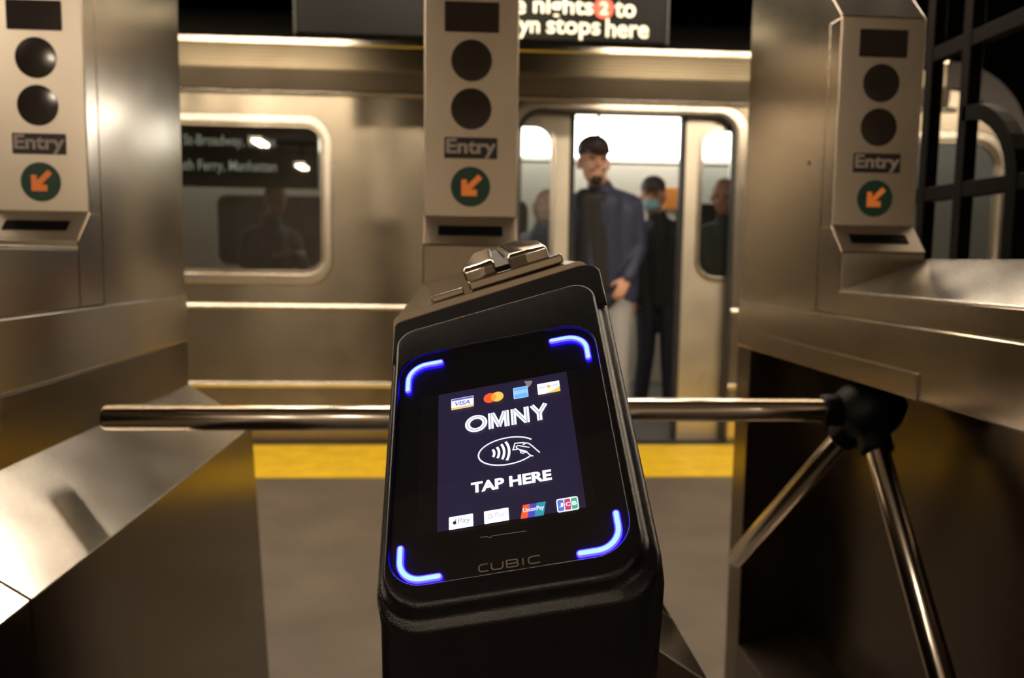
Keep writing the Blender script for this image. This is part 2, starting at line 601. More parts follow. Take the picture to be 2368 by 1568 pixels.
    axis = Vector((-0.62, 0.0, -0.62)).normalized()
    lathe('tripod_hub', [(0.040, -0.060), (0.048, -0.055), (0.054, -0.04), (0.060, -0.02), (0.060, 0.02), (0.048, 0.045), (0.02, 0.055), (0.0, 0.056)],
          (hx, hy, hz), axis, M['hub'], t, 28)
    for dr, ln in arms:
        dv = Vector(dr).normalized()
        p0 = Vector((hx, hy, hz)) + dv * 0.02
        p1 = Vector((hx, hy, hz)) + dv * ln
        lathe('arm_socket', [(0.026, 0.0), (0.030, 0.03), (0.030, 0.062), (0.026, 0.066)], p0, dv, M['hub'], t, 24)
        lathe('tripod_arm', [(0.0215, 0.02), (0.0215, (p1 - p0).length - 0.005), (0.0195, (p1 - p0).length - 0.001), (0.017, (p1 - p0).length)], p0, dv, M['arm'], t, 32)
    return t


ARMS = [((-1, 0, 0.0), 0.555), ((-0.22, 0.60, -0.76), 0.545), ((0.01, -0.58, -0.80), 0.545)]
ARMS_C = [((-1, 0, 0.0), 0.565), ((-0.10, 0.60, -0.76), 0.545), ((0.01, -0.58, -0.80), 0.545)]
t_left = make_turnstile(-0.770, 1.540, 'steel turnstile at the left edge, sloping bright skirt in front of its pylon', -0.76, -0.76, ARMS)
t_mid = make_turnstile(0.013, 1.467, 'steel turnstile behind the glowing card reader, its pylon in the middle', -0.70, -0.50, ARMS_C, full_top=False)
t_right = make_turnstile(0.805, 1.550, 'steel turnstile on the right with three-arm barrier and black hub', -0.76, -0.76, ARMS)

# sloping swipe head of the middle turnstile (world positions, made local)
ox, oy = t_mid.location.x, t_mid.location.y


def mid(p):
    return Vector((p[0] - ox, p[1] - oy, p[2]))


near_loop = rounded_poly([(-0.0605, 0.96), (0.1125, 0.96), (0.1125, 1.1335), (-0.0605, 1.0785)], [0.004, 0.004, 0.010, 0.008], 6)
far_loop = rounded_poly([(-0.0705, 0.96), (0.0965, 0.96), (0.0965, 1.140), (-0.0705, 1.084)], [0.004, 0.004, 0.006, 0.006], 6)
swh = loft('swipe_head', [[mid((p[0], 0.7115, p[1])) for p in near_loop], [mid((p[0], 1.418, p[1])) for p in far_loop]], M['steel_cast'], t_mid, True, True, True)
sharp_by_angle(swh, 60)
PL = Vector((-0.0594, 0.709, 1.0790))
PS = Vector((0.9516, -0.011, 0.3072)).normalized()
PT = Vector((0.0104, 0.9999, 0.0034)).normalized()
PN = PS.cross(PT)


def pl(s, t, h):
    return mid(PL + PS * s / 1000 + PT * t / 1000 + PN * h / 1000)


def plate_prism(name, foot, h0, h1, mat, parent, bevel=0.0015, tops=None):
    n = len(foot)
    tops = tops or [h1] * n
    v = [pl(p[0], p[1], h0) for p in foot] + [pl(p[0], p[1], tops[i]) for i, p in enumerate(foot)]
    f = [tuple(range(n)), tuple(range(2 * n - 1, n - 1, -1))]
    f += [(i, (i + 1) % n, n + (i + 1) % n, n + i) for i in range(n)]
    return mesh_obj(name, v, f, mat, parent, bevel=bevel, seg=3)


plate_prism('swipe_base', [(70, 38), (161, 38), (161, 122), (70, 122)], 0, 9, M['steel_cast'], swh, 0.002)
plate_prism('swipe_tab', [(33, 35), (64, 35), (64, 60), (33, 60)], 0, 6, M['steel_cast'], swh, 0.0015)


def guide(name, base, crest, h0):
    """block with a low front and a sloping crown; base: (s, t, h) front low edge loop"""
    v = [pl(*p) for p in base] + [pl(*p) for p in crest]
    n = len(base)
    vb = [pl(p[0], p[1], h0) for p in base]
    V = vb + v
    f = [tuple(range(n - 1, -1, -1))]
    f += [(i, (i + 1) % n, n + (i + 1) % n, n + i) for i in range(n)]
    f += [(n + i, n + (i + 1) % n, 2 * n + (i + 1) % n, 2 * n + i) for i in range(n)]
    f.append(tuple(2 * n + i for i in range(n)))
    return mesh_obj(name, V, f, M['steel_cast'], swh, bevel=0.0025, seg=3)


plate_prism('slot_shade_fill', [(98.5, 54), (112.5, 56), (105, 114), (100.5, 117)], 8.8, 19, M['hub'], swh, 0.0, [14, 14, 30, 30])  # added black filler, stands in for shade in the gap between guides
guide('swipe_guide', [(68, 46, 19), (86, 42, 19), (99, 46, 19), (102, 118, 19), (78, 118, 19)],
      [(69, 50, 22), (86, 47, 22.5), (97, 50, 23), (100, 114, 34), (82, 114, 33)], 8.5)
guide('swipe_guide', [(112, 48, 19), (130, 42, 19), (150, 46, 19), (150, 90, 19), (128, 118, 19), (106, 114, 19)],
      [(115, 52, 22.5), (130, 47, 22), (148, 50, 21), (146, 86, 27), (127, 114, 33), (107, 110, 33)], 8.5)

# ------------------------------------------------------------------ card reader
RU = Vector((0.96763039, -0.14155077, 0.20893733))
RV = Vector((-0.01827169, 0.78642951, 0.61740973))
RN = Vector((-0.2517093, -0.60124206, 0.75838672))
RC = Vector((0.02874174, 0.56497362, 0.99778192))
reader = thing('card_reader', 'black contactless card reader with lit screen and four blue corner lights', 'card reader')
reader.matrix_world = Matrix(((RU.x, RV.x, RN.x, RC.x), (RU.y, RV.y, RN.y, RC.y), (RU.z, RV.z, RN.z, RC.z), (0, 0, 0, 1)))


def rd(u, v, n=0.0):
    return Vector((u / 1000, v / 1000, n / 1000))


def seam_v(u):
    return 138.0 + (u + 87.0) * 0.1285


def face_loop(u0, u1, vb, n, rb, rt, dv=0.0, top=None):
    tl, tr = (top, top) if top is not None else (seam_v(u0) + dv, seam_v(u1) + dv)
    return [rd(p[0], p[1], n) for p in rounded_poly([(u0, vb), (u1, vb), (u1, tr), (u0, tl)], [rb, rb, rt, rt], 10)]


SW = Vector((-0.230, -0.499, -0.848))
loops = [face_loop(-79, 79, -99.5, -1.2, 24, 24, top=108),
         face_loop(-79.6, 79.6, -100.1, 0.9, 24.5, 24.5, top=108.6),
         face_loop(-80.6, 80.6, -101.1, 1.4, 25.5, 25.5, top=109.6),
         face_loop(-81.5, 83.5, -112.0, 1.4, 28, 16, -2.6),
         face_loop(-83.3, 85.4, -115.0, 0.4, 29, 17, -0.8),
         face_loop(-84.2, 86.4, -117.0, -2.0, 30, 18, -0.2),
         face_loop(-85.4, 87.8, -119.0, -6.0, 30, 18, 0),
         face_loop(-87.0, 90.0, -121.5, -7.6, 31, 18, 0.2),
         face_loop(-88.8, 92.6, -125.5, -8.6, 32, 19, 0.4),
         face_loop(-90.2, 94.6, -128.5, -11.0, 33, 20, 0.5),
         face_loop(-90.6, 95.2, -129.5, -15.0, 33, 20, 0.6)]
loops.append([p + Vector((0, -0.006, -0.007)) + SW * 0.004 for p in loops[-1]])
loops.append([p + SW * 0.84 for p in loops[-1]])
housing = loft('reader_housing', loops, M['plastic'], reader, False, True, True)
wn = housing.modifiers.new('wn', 'WEIGHTED_NORMAL')
wn.weight = 100
# cap above the seam, running back to the steel swipe head
YL = Vector((-0.1416, 0.7864, -0.6012))
cap_pts = rounded_poly([(-89.3, seam_v(-88) - 30), (95.0, seam_v(94) - 30), (95.0, 189.2), (-89.3, 158.8)], [1.5, 1.5, 13, 6], 8)
cap_in = rounded_poly([(-87.8, seam_v(-87) - 28), (93.5, seam_v(92) - 28), (93.5, 187.8), (-87.8, 157.6)], [1.5, 1.5, 12, 5], 8)
l0 = [rd(p[0], p[1], -4.4) for p in cap_in]
l1 = [rd(p[0], p[1], -6.0) for p in cap_pts]
cap = loft('reader_cap', [l0, l1, [p + YL * 0.012 for p in l1]], M['plastic_smooth'], reader, True, True, True)
sharp_by_angle(cap, 50)
wn = cap.modifiers.new('wn', 'WEIGHTED_NORMAL')
wn.weight = 100
wn.keep_sharp = True
# black face plate under the glass
face = patch('face_plate', rrect(-79.2, 79.2, -99.7, 108.2, 24, 10), lambda a, b: rd(a, b, -1.9), M['face_black'], reader)
glassp = patch('cover_glass', rrect(-79.1, 79.1, -99.6, 108.1, 24, 10), lambda a, b: rd(a, b, -0.55), M['reader_glass'], reader)
tag(glassp, 'clear cover glass')

# display and its contents (1.3 mm under the glass; the view is slanted, contents sit at their true place)
DN = -1.6
DU, DV = -0.178 * 1.6, 0.81 * 1.6


def dp(level):
    return lambda a, b: rd(a + DU, b + DV, DN + 0.06 * level)


def em(name, col, s=1.0):
    return glow(name, col, s)


C_WHITE = em('screen_white', (0.88, 0.92, 1.0), 1.05)
C_NAVY = em('screen_navy', (0.016, 0.0115, 0.036), 1.0)
C_BLUE = em('screen_blue', (0.13, 0.14, 0.55), 1.0)
C_GOLD = em('screen_gold', (0.78, 0.56, 0.20), 1.0)
C_RED = em('screen_red', (0.95, 0.11, 0.03), 1.0)
C_AMBER = em('screen_amber', (0.90, 0.58, 0.10), 1.0)
C_MID = em('screen_orange', (0.95, 0.36, 0.05), 1.0)
C_SKY = em('screen_sky', (0.16, 0.46, 0.90), 1.0)
C_PALE = em('screen_pale_blue', (0.42, 0.66, 0.95), 1.0)
C_TEAL = em('screen_teal', (0.035, 0.30, 0.42), 1.0)
C_VIOLET = em('screen_violet', (0.075, 0.065, 0.50), 1.0)
C_GREEN = em('screen_green', (0.06, 0.42, 0.24), 1.0)
C_JBLUE = em('screen_mid_blue', (0.10, 0.19, 0.62), 1.0)
C_JRED = em('screen_crimson', (0.55, 0.05, 0.13), 1.0)
C_DARK = em('screen_black', (0.012, 0.012, 0.03), 1.0)
C_GREY = em('screen_grey', (0.35, 0.37, 0.44), 1.0)
C_INL = em('screen_inline', (0.16, 0.17, 0.26), 1.0)
C_LGREY = em('screen_light_grey', (0.55, 0.58, 0.66), 1.0)
C_GR = em('screen_g_red', (0.95, 0.35, 0.28), 1.0)
C_GB = em('screen_g_blue', (0.30, 0.50, 0.95), 1.0)
C_GG = em('screen_g_green', (0.30, 0.75, 0.50), 1.0)
C_HAZE = plain('worn_glass_scratch', (0.75, 0.70, 0.85), 0.6)

display = patch('display', rrect(-47.2, 53.9, -63.3, 60.2, 0.5, 2), dp(0), C_NAVY, reader)
border = patch('display_border', rrect(-61.2, 60.6, -63.3, 60.6, 0.5, 2), lambda a, b: rd(a + DU, b + DV, DN - 0.12), plain('display_border_black', (0.008, 0.007, 0.011), 0.3), reader)


def card(u0, u1, v0, v1, mat=None, r=0.6, nm='card_logo'):
    return patch(nm, rrect(u0, u1, v0, v1, r, 3), dp(1), mat or C_WHITE, display)


# payment marks along the top
lg = card(-37.0, -19.4, 42.1, 53.2)
patch('logo_band', [(-36.6, 50.9), (-19.8, 50.9), (-19.8, 52.8), (-36.6, 52.8)], dp(2), C_BLUE, display)
patch('logo_band', [(-37.0, 42.1), (-19.4, 42.1), (-19.4, 44.2), (-37.0, 44.2)], dp(2), C_GOLD, display)
lettering('logo_lettering', 'VISA', dp(3), (-34.0, -22.3), (45.4, 49.6), C_BLUE, display, bold=0.02, shear=0.25)
patch('logo_disc', circle(-6.7, 47.5, 4.9, 36), dp(1), C_RED, display)
patch('logo_disc', circle(-0.9, 47.5, 4.9, 36), dp(2), C_AMBER, display)
lens = []
for k in range(13):
    th = math.radians(-53.7 + 107.4 * k / 12)
    lens.append((-6.7 + 4.9 * math.cos(th), 47.5 + 4.9 * math.sin(th)))
for k in range(13):
    th = math.radians(180 - 53.7 + 107.4 * k / 12)
    lens.append((-0.9 + 4.9 * math.cos(th), 47.5 + 4.9 * math.sin(th)))
patch('logo_overlap', lens, dp(3), C_MID, display)
card(11.6, 23.0, 41.7, 53.0, C_PALE, 0.4)
patch('logo_field', rrect(12.2, 22.4, 42.3, 52.4, 0.2, 2), dp(2), C_SKY, display)
patch('logo_band', [(12.2, 46.0), (22.4, 46.0), (22.4, 49.6), (12.2, 49.6)], dp(3), C_PALE, display)
lettering('logo_lettering', 'AMERICAN', dp(4), (13.2, 22.2), (47.9, 49.4), C_SKY, display)
lettering('logo_lettering', 'EXPRESS', dp(4), (14.0, 22.2), (46.1, 47.6), C_SKY, display)
card(30.3, 47.4, 41.6, 52.5, C_WHITE, 0.4)
patch('logo_swoosh', [(35.5, 41.6), (47.4, 41.6), (47.4, 46.6), (43.5, 44.4), (39.5, 42.7)], dp(2), C_AMBER, display)
lettering('logo_lettering', 'DISC', dp(3), (31.4, 37.2), (47.0, 49.4), C_GREY, display)
patch('logo_dot', circle(38.9, 48.2, 1.35, 20), dp(3), C_MID, display)
lettering('logo_lettering', 'VER', dp(3), (40.6, 46.0), (47.0, 49.4), C_GREY, display)

# large inline wordmark: O M N Y
wl = []
wd = 3.9
yb, yt = 16.9, 32.2
wl.append((circle(-18.0, 24.7, 6.6, 48, 6.2), 3.8, True))
wl.append(([(-6.8, yb), (-6.8, yt)], wd, False))
wl.append(([(5.2, yb), (5.2, yt)], wd, False))
wl.append(([(-5.6, yt - 0.4), (-0.6, yb + 1.0)], 3.5, False))
wl.append(([(4.0, yt - 0.4), (-1.0, yb + 1.0)], 3.5, False))
wl.append(([(10.4, yb), (10.4, yt)], wd, False))
wl.append(([(20.3, yb), (20.3, yt)], wd, False))
wl.append(([(10.9, yt - 0.6), (19.8, yb + 0.8)], 3.7, False))
wl.append(([(29.7, yb), (29.7, 24.2)], wd, False))
wl.append(([(24.6, yt), (29.9, 23.2)], 3.6, False))
wl.append(([(35.0, yt), (29.5, 23.2)], 3.6, False))
for i, q in enumerate(wl):
    strokes('wordmark_stroke', [q], dp(2 + 0.15 * i), C_WHITE, display)
il = [(p, 0.46, c) for p, w, c in wl]
strokes('wordmark_inline', il, dp(4.5), C_INL, display)

# contactless symbol
ell = []
ce, re_ = (4.2, -5.8), (21.3, 11.9)
for k in range(0, 61):
    th = math.radians(33 + (322 - 33) * k / 60)
    ell.append((ce[0] + re_[0] * math.cos(th), ce[1] + re_[1] * math.sin(th)))
strokes('symbol_oval', [(ell, 1.15, False)], dp(2), C_WHITE, display)
for k, (uc, hh) in enumerate([(-6.4, 3.4), (-3.2, 5.0), (0.1, 6.8), (3.4, 8.4)]):
    r = 6.0 + 3.8 * k
    a = math.asin(hh / r) if hh < r else 1.2
    pts = [(uc + r * math.cos(th) - r * math.cos(a) - 0.2, -5.7 + r * math.sin(th)) for th in [a * (-1 + 2 * j / 14) for j in range(15)]]
    strokes('symbol_wave', [(pts, 1.9, False)], dp(2), C_WHITE, display)
hand = [([(16.6, -1.0), (9.9, -0.2), (8.2, -5.7), (11.5, -6.0)], 0.95, False),
        ([(16.6, -1.0), (17.2, -2.2), (15.5, -2.6)], 0.9, False),
        ([(16.2, -2.6), (17.8, -1.6), (19.8, -2.4), (22.0, -5.0), (27.1, -12.3)], 0.95, False),
        ([(20.2, -6.2), (15.0, -4.0), (11.8, -2.6), (10.6, -3.6), (11.3, -5.4), (13.5, -6.8), (17.6, -9.0)], 0.85, False),
        ([(12.8, -6.6), (13.8, -8.2), (17.0, -9.6)], 0.8, False),
        ([(13.6, -8.4), (13.6, -9.6), (15.2, -10.4), (17.6, -9.8)], 0.8, False),
        ([(17.6, -9.0), (19.0, -11.6), (20.4, -13.6), (22.3, -14.3)], 0.9, False)]
for i, q in enumerate(hand):
    strokes('symbol_hand', [q], dp(2 + 0.15 * i), C_WHITE, display)

lettering('prompt_lettering', 'TAP HERE', dp(2), (-23.2, 33.6), (-37.0, -28.0), C_WHITE, display, bold=0.045)

# payment marks along the bottom
card(-39.0, -22.2, -63.2, -53.2)
lettering('logo_lettering', 'Pay', dp(3), (-32.6, -24.3), (-60.6, -55.4), C_GREY, display)
patch('logo_fruit', circle(-34.9, -58.2, 1.35, 20, 1.4), dp(3), C_DARK, display)
patch('logo_leaf', [(-34.8, -56.6), (-34.0, -55.5), (-33.7, -55.7), (-34.2, -56.6)], dp(3), C_DARK, display)
patch('logo_bite', circle(-33.5, -58.0, 0.55, 12), dp(4), C_WHITE, display)
card(-14.7, 2.2, -63.2, -53.2)
lettering('logo_lettering', 'Pay', dp(3), (-7.1, -0.4), (-60.4, -55.6), C_LGREY, display)
for a0, a1, mt in ((40, 160, C_GR), (160, 215, C_GOLD), (215, 300, C_GG), (300, 370, C_GB)):
    pts = [(-10.4 + 1.5 * math.cos(math.radians(a0 + (a1 - a0) * k / 8)), -58.0 + 1.5 * math.sin(math.radians(a0 + (a1 - a0) * k / 8))) for k in range(9)]
    strokes('logo_ring', [(pts, 0.55, False)], dp(3), mt, display)
strokes('logo_ring_bar', [([(-10.3, -58.1), (-8.9, -58.1)], 0.5, False)], dp(3.3), C_GB, display)
sk = 2.3
for a, b, mt in ((9.8, 14.4, C_RED), (14.4, 19.2, C_VIOLET), (19.2, 25.4, C_TEAL)):
    patch('logo_stripe', [(a, -63.8), (b, -63.8), (b + sk, -53.4), (a + sk, -53.4)], dp(1), mt, display)
lettering('logo_lettering', 'UnionPay', dp(3), (12.0, 26.2), (-60.2, -56.0), C_WHITE, display, bold=0.02)
card(34.6, 49.2, -63.8, -53.3, C_WHITE, 1.4)
for a, mt, ch in ((35.4, C_JBLUE, 'J'), (40.0, C_JRED, 'C'), (44.5, C_GREEN, 'B')):
    patch('logo_bar', rrect(a, a + 4.0, -62.9, -54.3, 0.9, 4), dp(2), mt, display)
    lettering('logo_lettering', ch, dp(3), (a + 0.6, a + 3.6), (-60.0, -56.9), C_WHITE, display, bold=0.03)

# maker's lettering printed on the glass
CB = lambda a, b: rd(a, b, -0.45)
GREYP = plain('printed_grey', (0.20, 0.165, 0.14), 0.5)


def cl(pts, w=0.85):
    return (pts, w, False)


def bowl(u0, u1, v0, v1, open_right=True, r=1.6):
    q = rounded_poly([(u1, v1), (u0, v1), (u0, v0), (u1, v0)], [0.01, r, r, 0.01], 6)
    return q


vb_, vt_ = -97.0, -92.1
strokes('maker_lettering', [cl([(-13.4, vt_), (-17.8, vt_), (-19.2, vt_ - 0.8), (-19.4, -94.6), (-19.2, vb_ + 0.8), (-17.8, vb_), (-13.4, vb_)])], CB, GREYP, reader)
strokes('maker_lettering', [cl([(-11.2, vt_), (-11.2, vb_ + 1.2), (-10.0, vb_), (-5.0, vb_), (-3.8, vb_ + 1.2), (-3.8, vt_)])], CB, GREYP, reader)
strokes('maker_lettering', [cl([(-1.4, vb_), (-1.4, vt_), (4.6, vt_), (5.6, vt_ - 0.6), (5.6, -94.0), (4.8, -94.6), (-1.4, -94.6)]),
                            cl([(4.8, -94.6), (6.0, -95.3), (6.0, vb_ + 0.6), (5.0, vb_), (-1.4, vb_)])], CB, GREYP, reader)
strokes('maker_lettering', [cl([(9.2, vb_), (9.2, vt_)])], CB, GREYP, reader)
strokes('maker_lettering', [cl([(20.2, vt_), (14.4, vt_), (12.9, vt_ - 0.8), (12.7, -94.6), (12.9, vb_ + 0.8), (14.4, vb_), (20.2, vb_)])], CB, GREYP, reader)
# worn mark on the glass over the display
patch('glass_scuff', [(20.5, 58.6), (27.0, 57.4), (26.0, 54.4), (23.6, 51.2), (22.0, 54.0)], CB, C_HAZE, reader)
strokes('glass_scratch', [([(-18.0, -72.0), (-13.0, -72.4), (-11.0, -73.6), (-10.0, -72.4), (12.7, -72.9)], 0.22, False)], CB, C_HAZE, reader)

# blue light bars in the four corners
BLUE = glow('blue_light', (0.012, 0.006, 1.0), 24.0)
CORE = glow('blue_light_core', (0.34, 0.66, 1.0), 1.3)


def light_bar(sx, sy):
    a, b, lh, lv, r = 72.0, 95.8, 26.3, 24.7, 15.0
    path = [(a - lh, b)]
    for k in range(9):
        th = math.radians(90 - 90 * k / 8)
        path.append((a - r + r * math.cos(th), b - r + r * math.sin(th)))
    path.append((a, b - lv))
    path = [(p[0] * sx, p[1] * sy) for p in path]

    def blob(nm, w, n0, n1, mat, par):
        P = [Vector(p) for p in path]
        t0 = (P[0] - P[1]).normalized()
        t1 = (P[-1] - P[-2]).normalized()
        left, rgt = [], []
        v, _ = ribbon(path, w)
        for i in range(len(P)):
            left.append(v[2 * i])
            rgt.append(v[2 * i + 1])
        endc = [P[-1] + (Vector((-t1.y, t1.x)) * math.cos(x) + t1 * math.sin(x)) * w / 2 for x in [math.pi * k / 6 for k in range(1, 6)]]
        begc = [P[0] + (Vector((-t0.y, t0.x)) * math.cos(x) + t0 * math.sin(x)) * w / 2 for x in [math.pi * k / 6 for k in range(1, 6)]]
        out = left + endc + rgt[::-1] + begc
        return loft(nm, [[rd(p.x, p.y, n0) for p in out], [rd(p.x, p.y, n1) for p in out]], mat, par, True, True, False)
    o = blob('light_bar', 4.7, -1.0, 0.45, BLUE, reader)
    blob('light_core', 3.1, 0.4, 0.65, CORE, o)


for sx in (-1, 1):
    for sy in (-1, 1):
        light_bar(sx, sy)

# ------------------------------------------------------------------ train
train = thing('train_car', 'stainless steel subway car with open doors standing at the platform', 'train', (0, 4.95, 0))
XL, XR = -6.0, 3.53
tp = lambda x, z: Vector((x, 0.0, z))
win1 = rrect(-2.42, -0.83, 1.03, 1.915, 0.11, 8)
win2 = rrect(2.05, 3.36, 1.03, 1.915, 0.17, 8)
portal = rounded_poly([(0.335, -0.02), (1.672, -0.02), (1.672, 2.035), (0.335, 2.035)], [0.002, 0.002, 0.13, 0.13], 8)
body_out = rounded_poly([(XL, -0.30), (XR, -0.30), (XR, 2.385), (XL, 2.385)], [0.01, 0.01, 0.56, 0.01], 14)
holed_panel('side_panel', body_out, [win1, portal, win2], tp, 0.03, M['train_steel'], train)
# roof edge: bright cap and ribbed letterboard
prism_x('roof_cap', [(0.02, 2.408), (-0.03, 2.408), (-0.047, 2.404), (-0.0525, 2.397), (-0.0505, 2.368), (-0.046, 2.364), (0.02, 2.3625)], XL, 2.96, M['train_bright'], train)
prof = [(-0.040, 2.362)]
zz = 2.362
for k in range(6):
    prof += [(-0.046, zz - 0.004), (-0.046, zz - 0.014), (-0.038, zz - 0.018), (-0.038, zz - 0.022)]
    zz -= 0.022
prof += [(-0.036, 2.222), (0.02, 2.222), (0.02, 2.362)]
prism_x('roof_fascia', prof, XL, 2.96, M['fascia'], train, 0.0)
# the fascia follows the rounded end of the car
arc = []
cx_, cz_ = XR - 0.56, 2.385 - 0.56
for k in range(13):
    th = math.radians(90 - 90 * k / 12)
    arc.append((cx_ + 0.56 * math.cos(th), cz_ + 0.56 * math.sin(th)))
arc_i = [(cx_ + 0.40 * math.cos(math.radians(90 - 90 * k / 12)), cz_ + 0.40 * math.sin(math.radians(90 - 90 * k / 12))) for k in range(13)]
outl = arc + arc_i[::-1]
loft('end_fascia', [[Vector((p[0], -0.040, p[1])) for p in outl], [Vector((p[0], 0.01, p[1])) for p in outl]], M['car_end'], train, True, True, False)
roof = [(0.0, 2.40), (0.06, 2.47), (0.22, 2.60), (0.5, 2.70), (1.3, 2.75), (2.1, 2.70), (2.4, 2.60), (2.6, 2.40), (2.55, 2.40), (2.3, 2.56), (1.3, 2.70), (0.3, 2.56), (0.05, 2.40)]
prism_x('roof_shell', roof, XL, 2.96, M['car_roof'], train)
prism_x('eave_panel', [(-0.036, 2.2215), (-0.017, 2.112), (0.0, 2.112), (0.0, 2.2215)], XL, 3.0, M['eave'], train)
prism_x('drip_rail', [(-0.016, 2.078), (-0.036, 2.084), (-0.040, 2.098), (-0.030, 2.112), (-0.016, 2.112)], XL, 3.05, M['train_bright'], train, 0.003)
prism_x('belt_rail', [(-0.016, 0.812), (-0.030, 0.816), (-0.034, 0.832), (-0.028, 0.848), (-0.016, 0.850)], XL, 0.334, M['train_bright'], train, 0.003)
prism_x('belt_rail', [(-0.016, 0.812), (-0.030, 0.816), (-0.034, 0.832), (-0.028, 0.848), (-0.016, 0.850)], 1.674, XR, M['train_bright'], train, 0.003)
prism_x('belt_rail', [(-0.016, 0.335), (-0.030, 0.340), (-0.034, 0.355), (-0.028, 0.372), (-0.016, 0.375)], XL, 0.334, M['train_bright'], train, 0.003)
prism_x('belt_rail', [(-0.016, 0.335), (-0.030, 0.340), (-0.034, 0.355), (-0.028, 0.372), (-0.016, 0.375)], 1.674, XR, M['train_bright'], train, 0.003)


def tpd(y0):
    return lambda x, z, d: Vector((x, y0 + d, z))


def window(nm, x0, x1, z0, z1, r, par, fw=0.045):
    ring('window_frame', rrect(x0 - fw, x1 + fw, z0 - fw - 0.02, z1 + fw, r + fw, 8), rrect(x0, x1, z0, z1, r, 8), tpd(-0.034), 0.05, M['train_bright'], par, 0.006)
    ring('window_seal', rrect(x0 - 0.001, x1 + 0.001, z0 - 0.001, z1 + 0.001, r, 8), rrect(x0 + 0.022, x1 - 0.022, z0 + 0.022, z1 - 0.022, r - 0.022, 8), tpd(-0.016), 0.03, M['train_steel'], par, 0.003)
    return loft('window_pane', [[Vector((p[0], -0.004, p[1])) for p in rrect(x0 + 0.01, x1 - 0.01, z0 + 0.01, z1 - 0.01, r - 0.01, 8)],
                                [Vector((p[0], 0.002, p[1])) for p in rrect(x0 + 0.01, x1 - 0.01, z0 + 0.01, z1 - 0.01, r - 0.01, 8)]], M['pane'], par, True, True, False)


window('w', -2.42, -0.83, 1.03, 1.915, 0.11, train)
window('w', 2.05, 3.36, 1.03, 1.915, 0.17, train)
# portal seal
po = rounded_poly([(0.325, -0.02), (1.682, -0.02), (1.682, 2.045), (0.325, 2.045)], [0.002, 0.002, 0.14, 0.14], 8)
pi_ = rounded_poly([(0.350, 0.0), (1.657, 0.0), (1.657, 2.018), (0.350, 2.018)], [0.002, 0.002, 0.12, 0.12], 8)
ring('portal_seal', po, pi_, tpd(-0.010), 0.05, M['rubber'], train)
ring('portal_frame', rounded_poly([(0.275, -0.05), (1.735, -0.05), (1.735, 2.070), (0.275, 2.070)], [0.002, 0.002, 0.14, 0.14], 8), po, tpd(-0.028), 0.03, M['train_bright'], train, 0.004)


def door_leaf(x0, x1, wx0, wx1, gasket_right):
    lp = lambda x, z: Vector((x, 0.075, z))
    hole = rrect(wx0, wx1, 1.045, 1.945, 0.10, 8)
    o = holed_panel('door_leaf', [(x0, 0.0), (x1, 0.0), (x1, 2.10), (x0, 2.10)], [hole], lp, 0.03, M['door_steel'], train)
    ring('door_window_frame', rrect(wx0 - 0.03, wx1 + 0.03, 1.015, 1.975, 0.13, 8), hole, tpd(0.048), 0.03, M['train_bright'], o, 0.004)
    loft('door_window_pane', [[Vector((p[0], 0.07, p[1])) for p in rrect(wx0, wx1, 1.045, 1.945, 0.10, 8)],
                              [Vector((p[0], 0.076, p[1])) for p in rrect(wx0, wx1, 1.045, 1.945, 0.10, 8)]], M['door_pane'], o, True, True, False)
    gx = (x1 - 0.002, x1 + 0.03) if gasket_right else (x0 - 0.03, x0 + 0.002)
    box('door_edge_rubber', gx, (0.045, 0.105), (0.0, 2.10), M['rubber'], o, 0.008)
    return o


door_leaf(-0.02, 0.655, 0.10, 0.535, True)
door_leaf(1.375, 2.04, 1.485, 1.92, False)
# inside of the car
box('car_floor', (XL, XR - 0.1), (0.02, 2.62), (-0.06, 0.0), M['car_floor'], train)
box('car_ceiling', (XL, XR - 0.6), (0.06, 2.60), (2.405, 2.43), M['car_wall'], train)
mesh_obj('light_panel', [(XL, 2.20, 2.335), (2.9, 2.20, 2.335), (2.9, 2.46, 2.075), (XL, 2.46, 2.075), (XL, 2.24, 2.36), (2.9, 2.24, 2.36), (2.9, 2.5, 2.10), (XL, 2.5, 2.10)],
         [(0, 1, 2, 3), (4, 7, 6, 5), (0, 4, 5, 1), (1, 5, 6, 2), (2, 6, 7, 3), (3, 7, 4, 0)], M['car_panel'], train)
far = lambda x, z: Vector((x, 2.55, z))
fw_ = [rrect(a, b, 1.05, 1.68, 0.09, 6) for a, b in ((-4.6, -3.5), (-3.1, -2.62), (-2.22, -1.05), (-0.4, 0.6), (1.02, 1.52), (1.98, 2.9))]
holed_panel('far_wall', [(XL, 0.0), (XR - 0.1, 0.0), (XR - 0.1, 2.40), (XL, 2.40)], fw_, far, 0.03, M['car_wall'], train)
box('far_window_dark', (XL, XR - 0.1), (2.575, 2.60), (0.9, 1.8), M['car_dark'], train)
box('end_bulkhead', (3.385, 3.41), (0.03, 2.53), (0.0, 2.10), M['car_wall'], train)
for a, b in ((-4.6, -2.7), (-2.3, 0.7), (1.9, 3.2)):
    box('bench_seat', (a, b), (2.08, 2.53), (0.40, 0.46), M['car_seat'], train, 0.02)
    box('bench_back', (a, b), (2.42, 2.53), (0.46, 0.92), M['car_seat'], train, 0.02)
tube('grab_pole', [(2.10, 1.35, 0.0), (2.10, 1.35, 2.41)], 0.018, M['train_bright'], train, 14)
tube('grab_pole', [(1.14, 1.95, 0.0), (1.14, 1.95, 2.41)], 0.018, M['train_bright'], train, 14)
tube('grab_bar', [(XL, 2.05, 1.98), (2.9, 2.05, 1.98)], 0.016, M['train_bright'], train, 14)
box('ad_panel', (1.70, 2.02), (2.515, 2.53), (1.62, 1.82), M['car_seat'], train, 0.004)
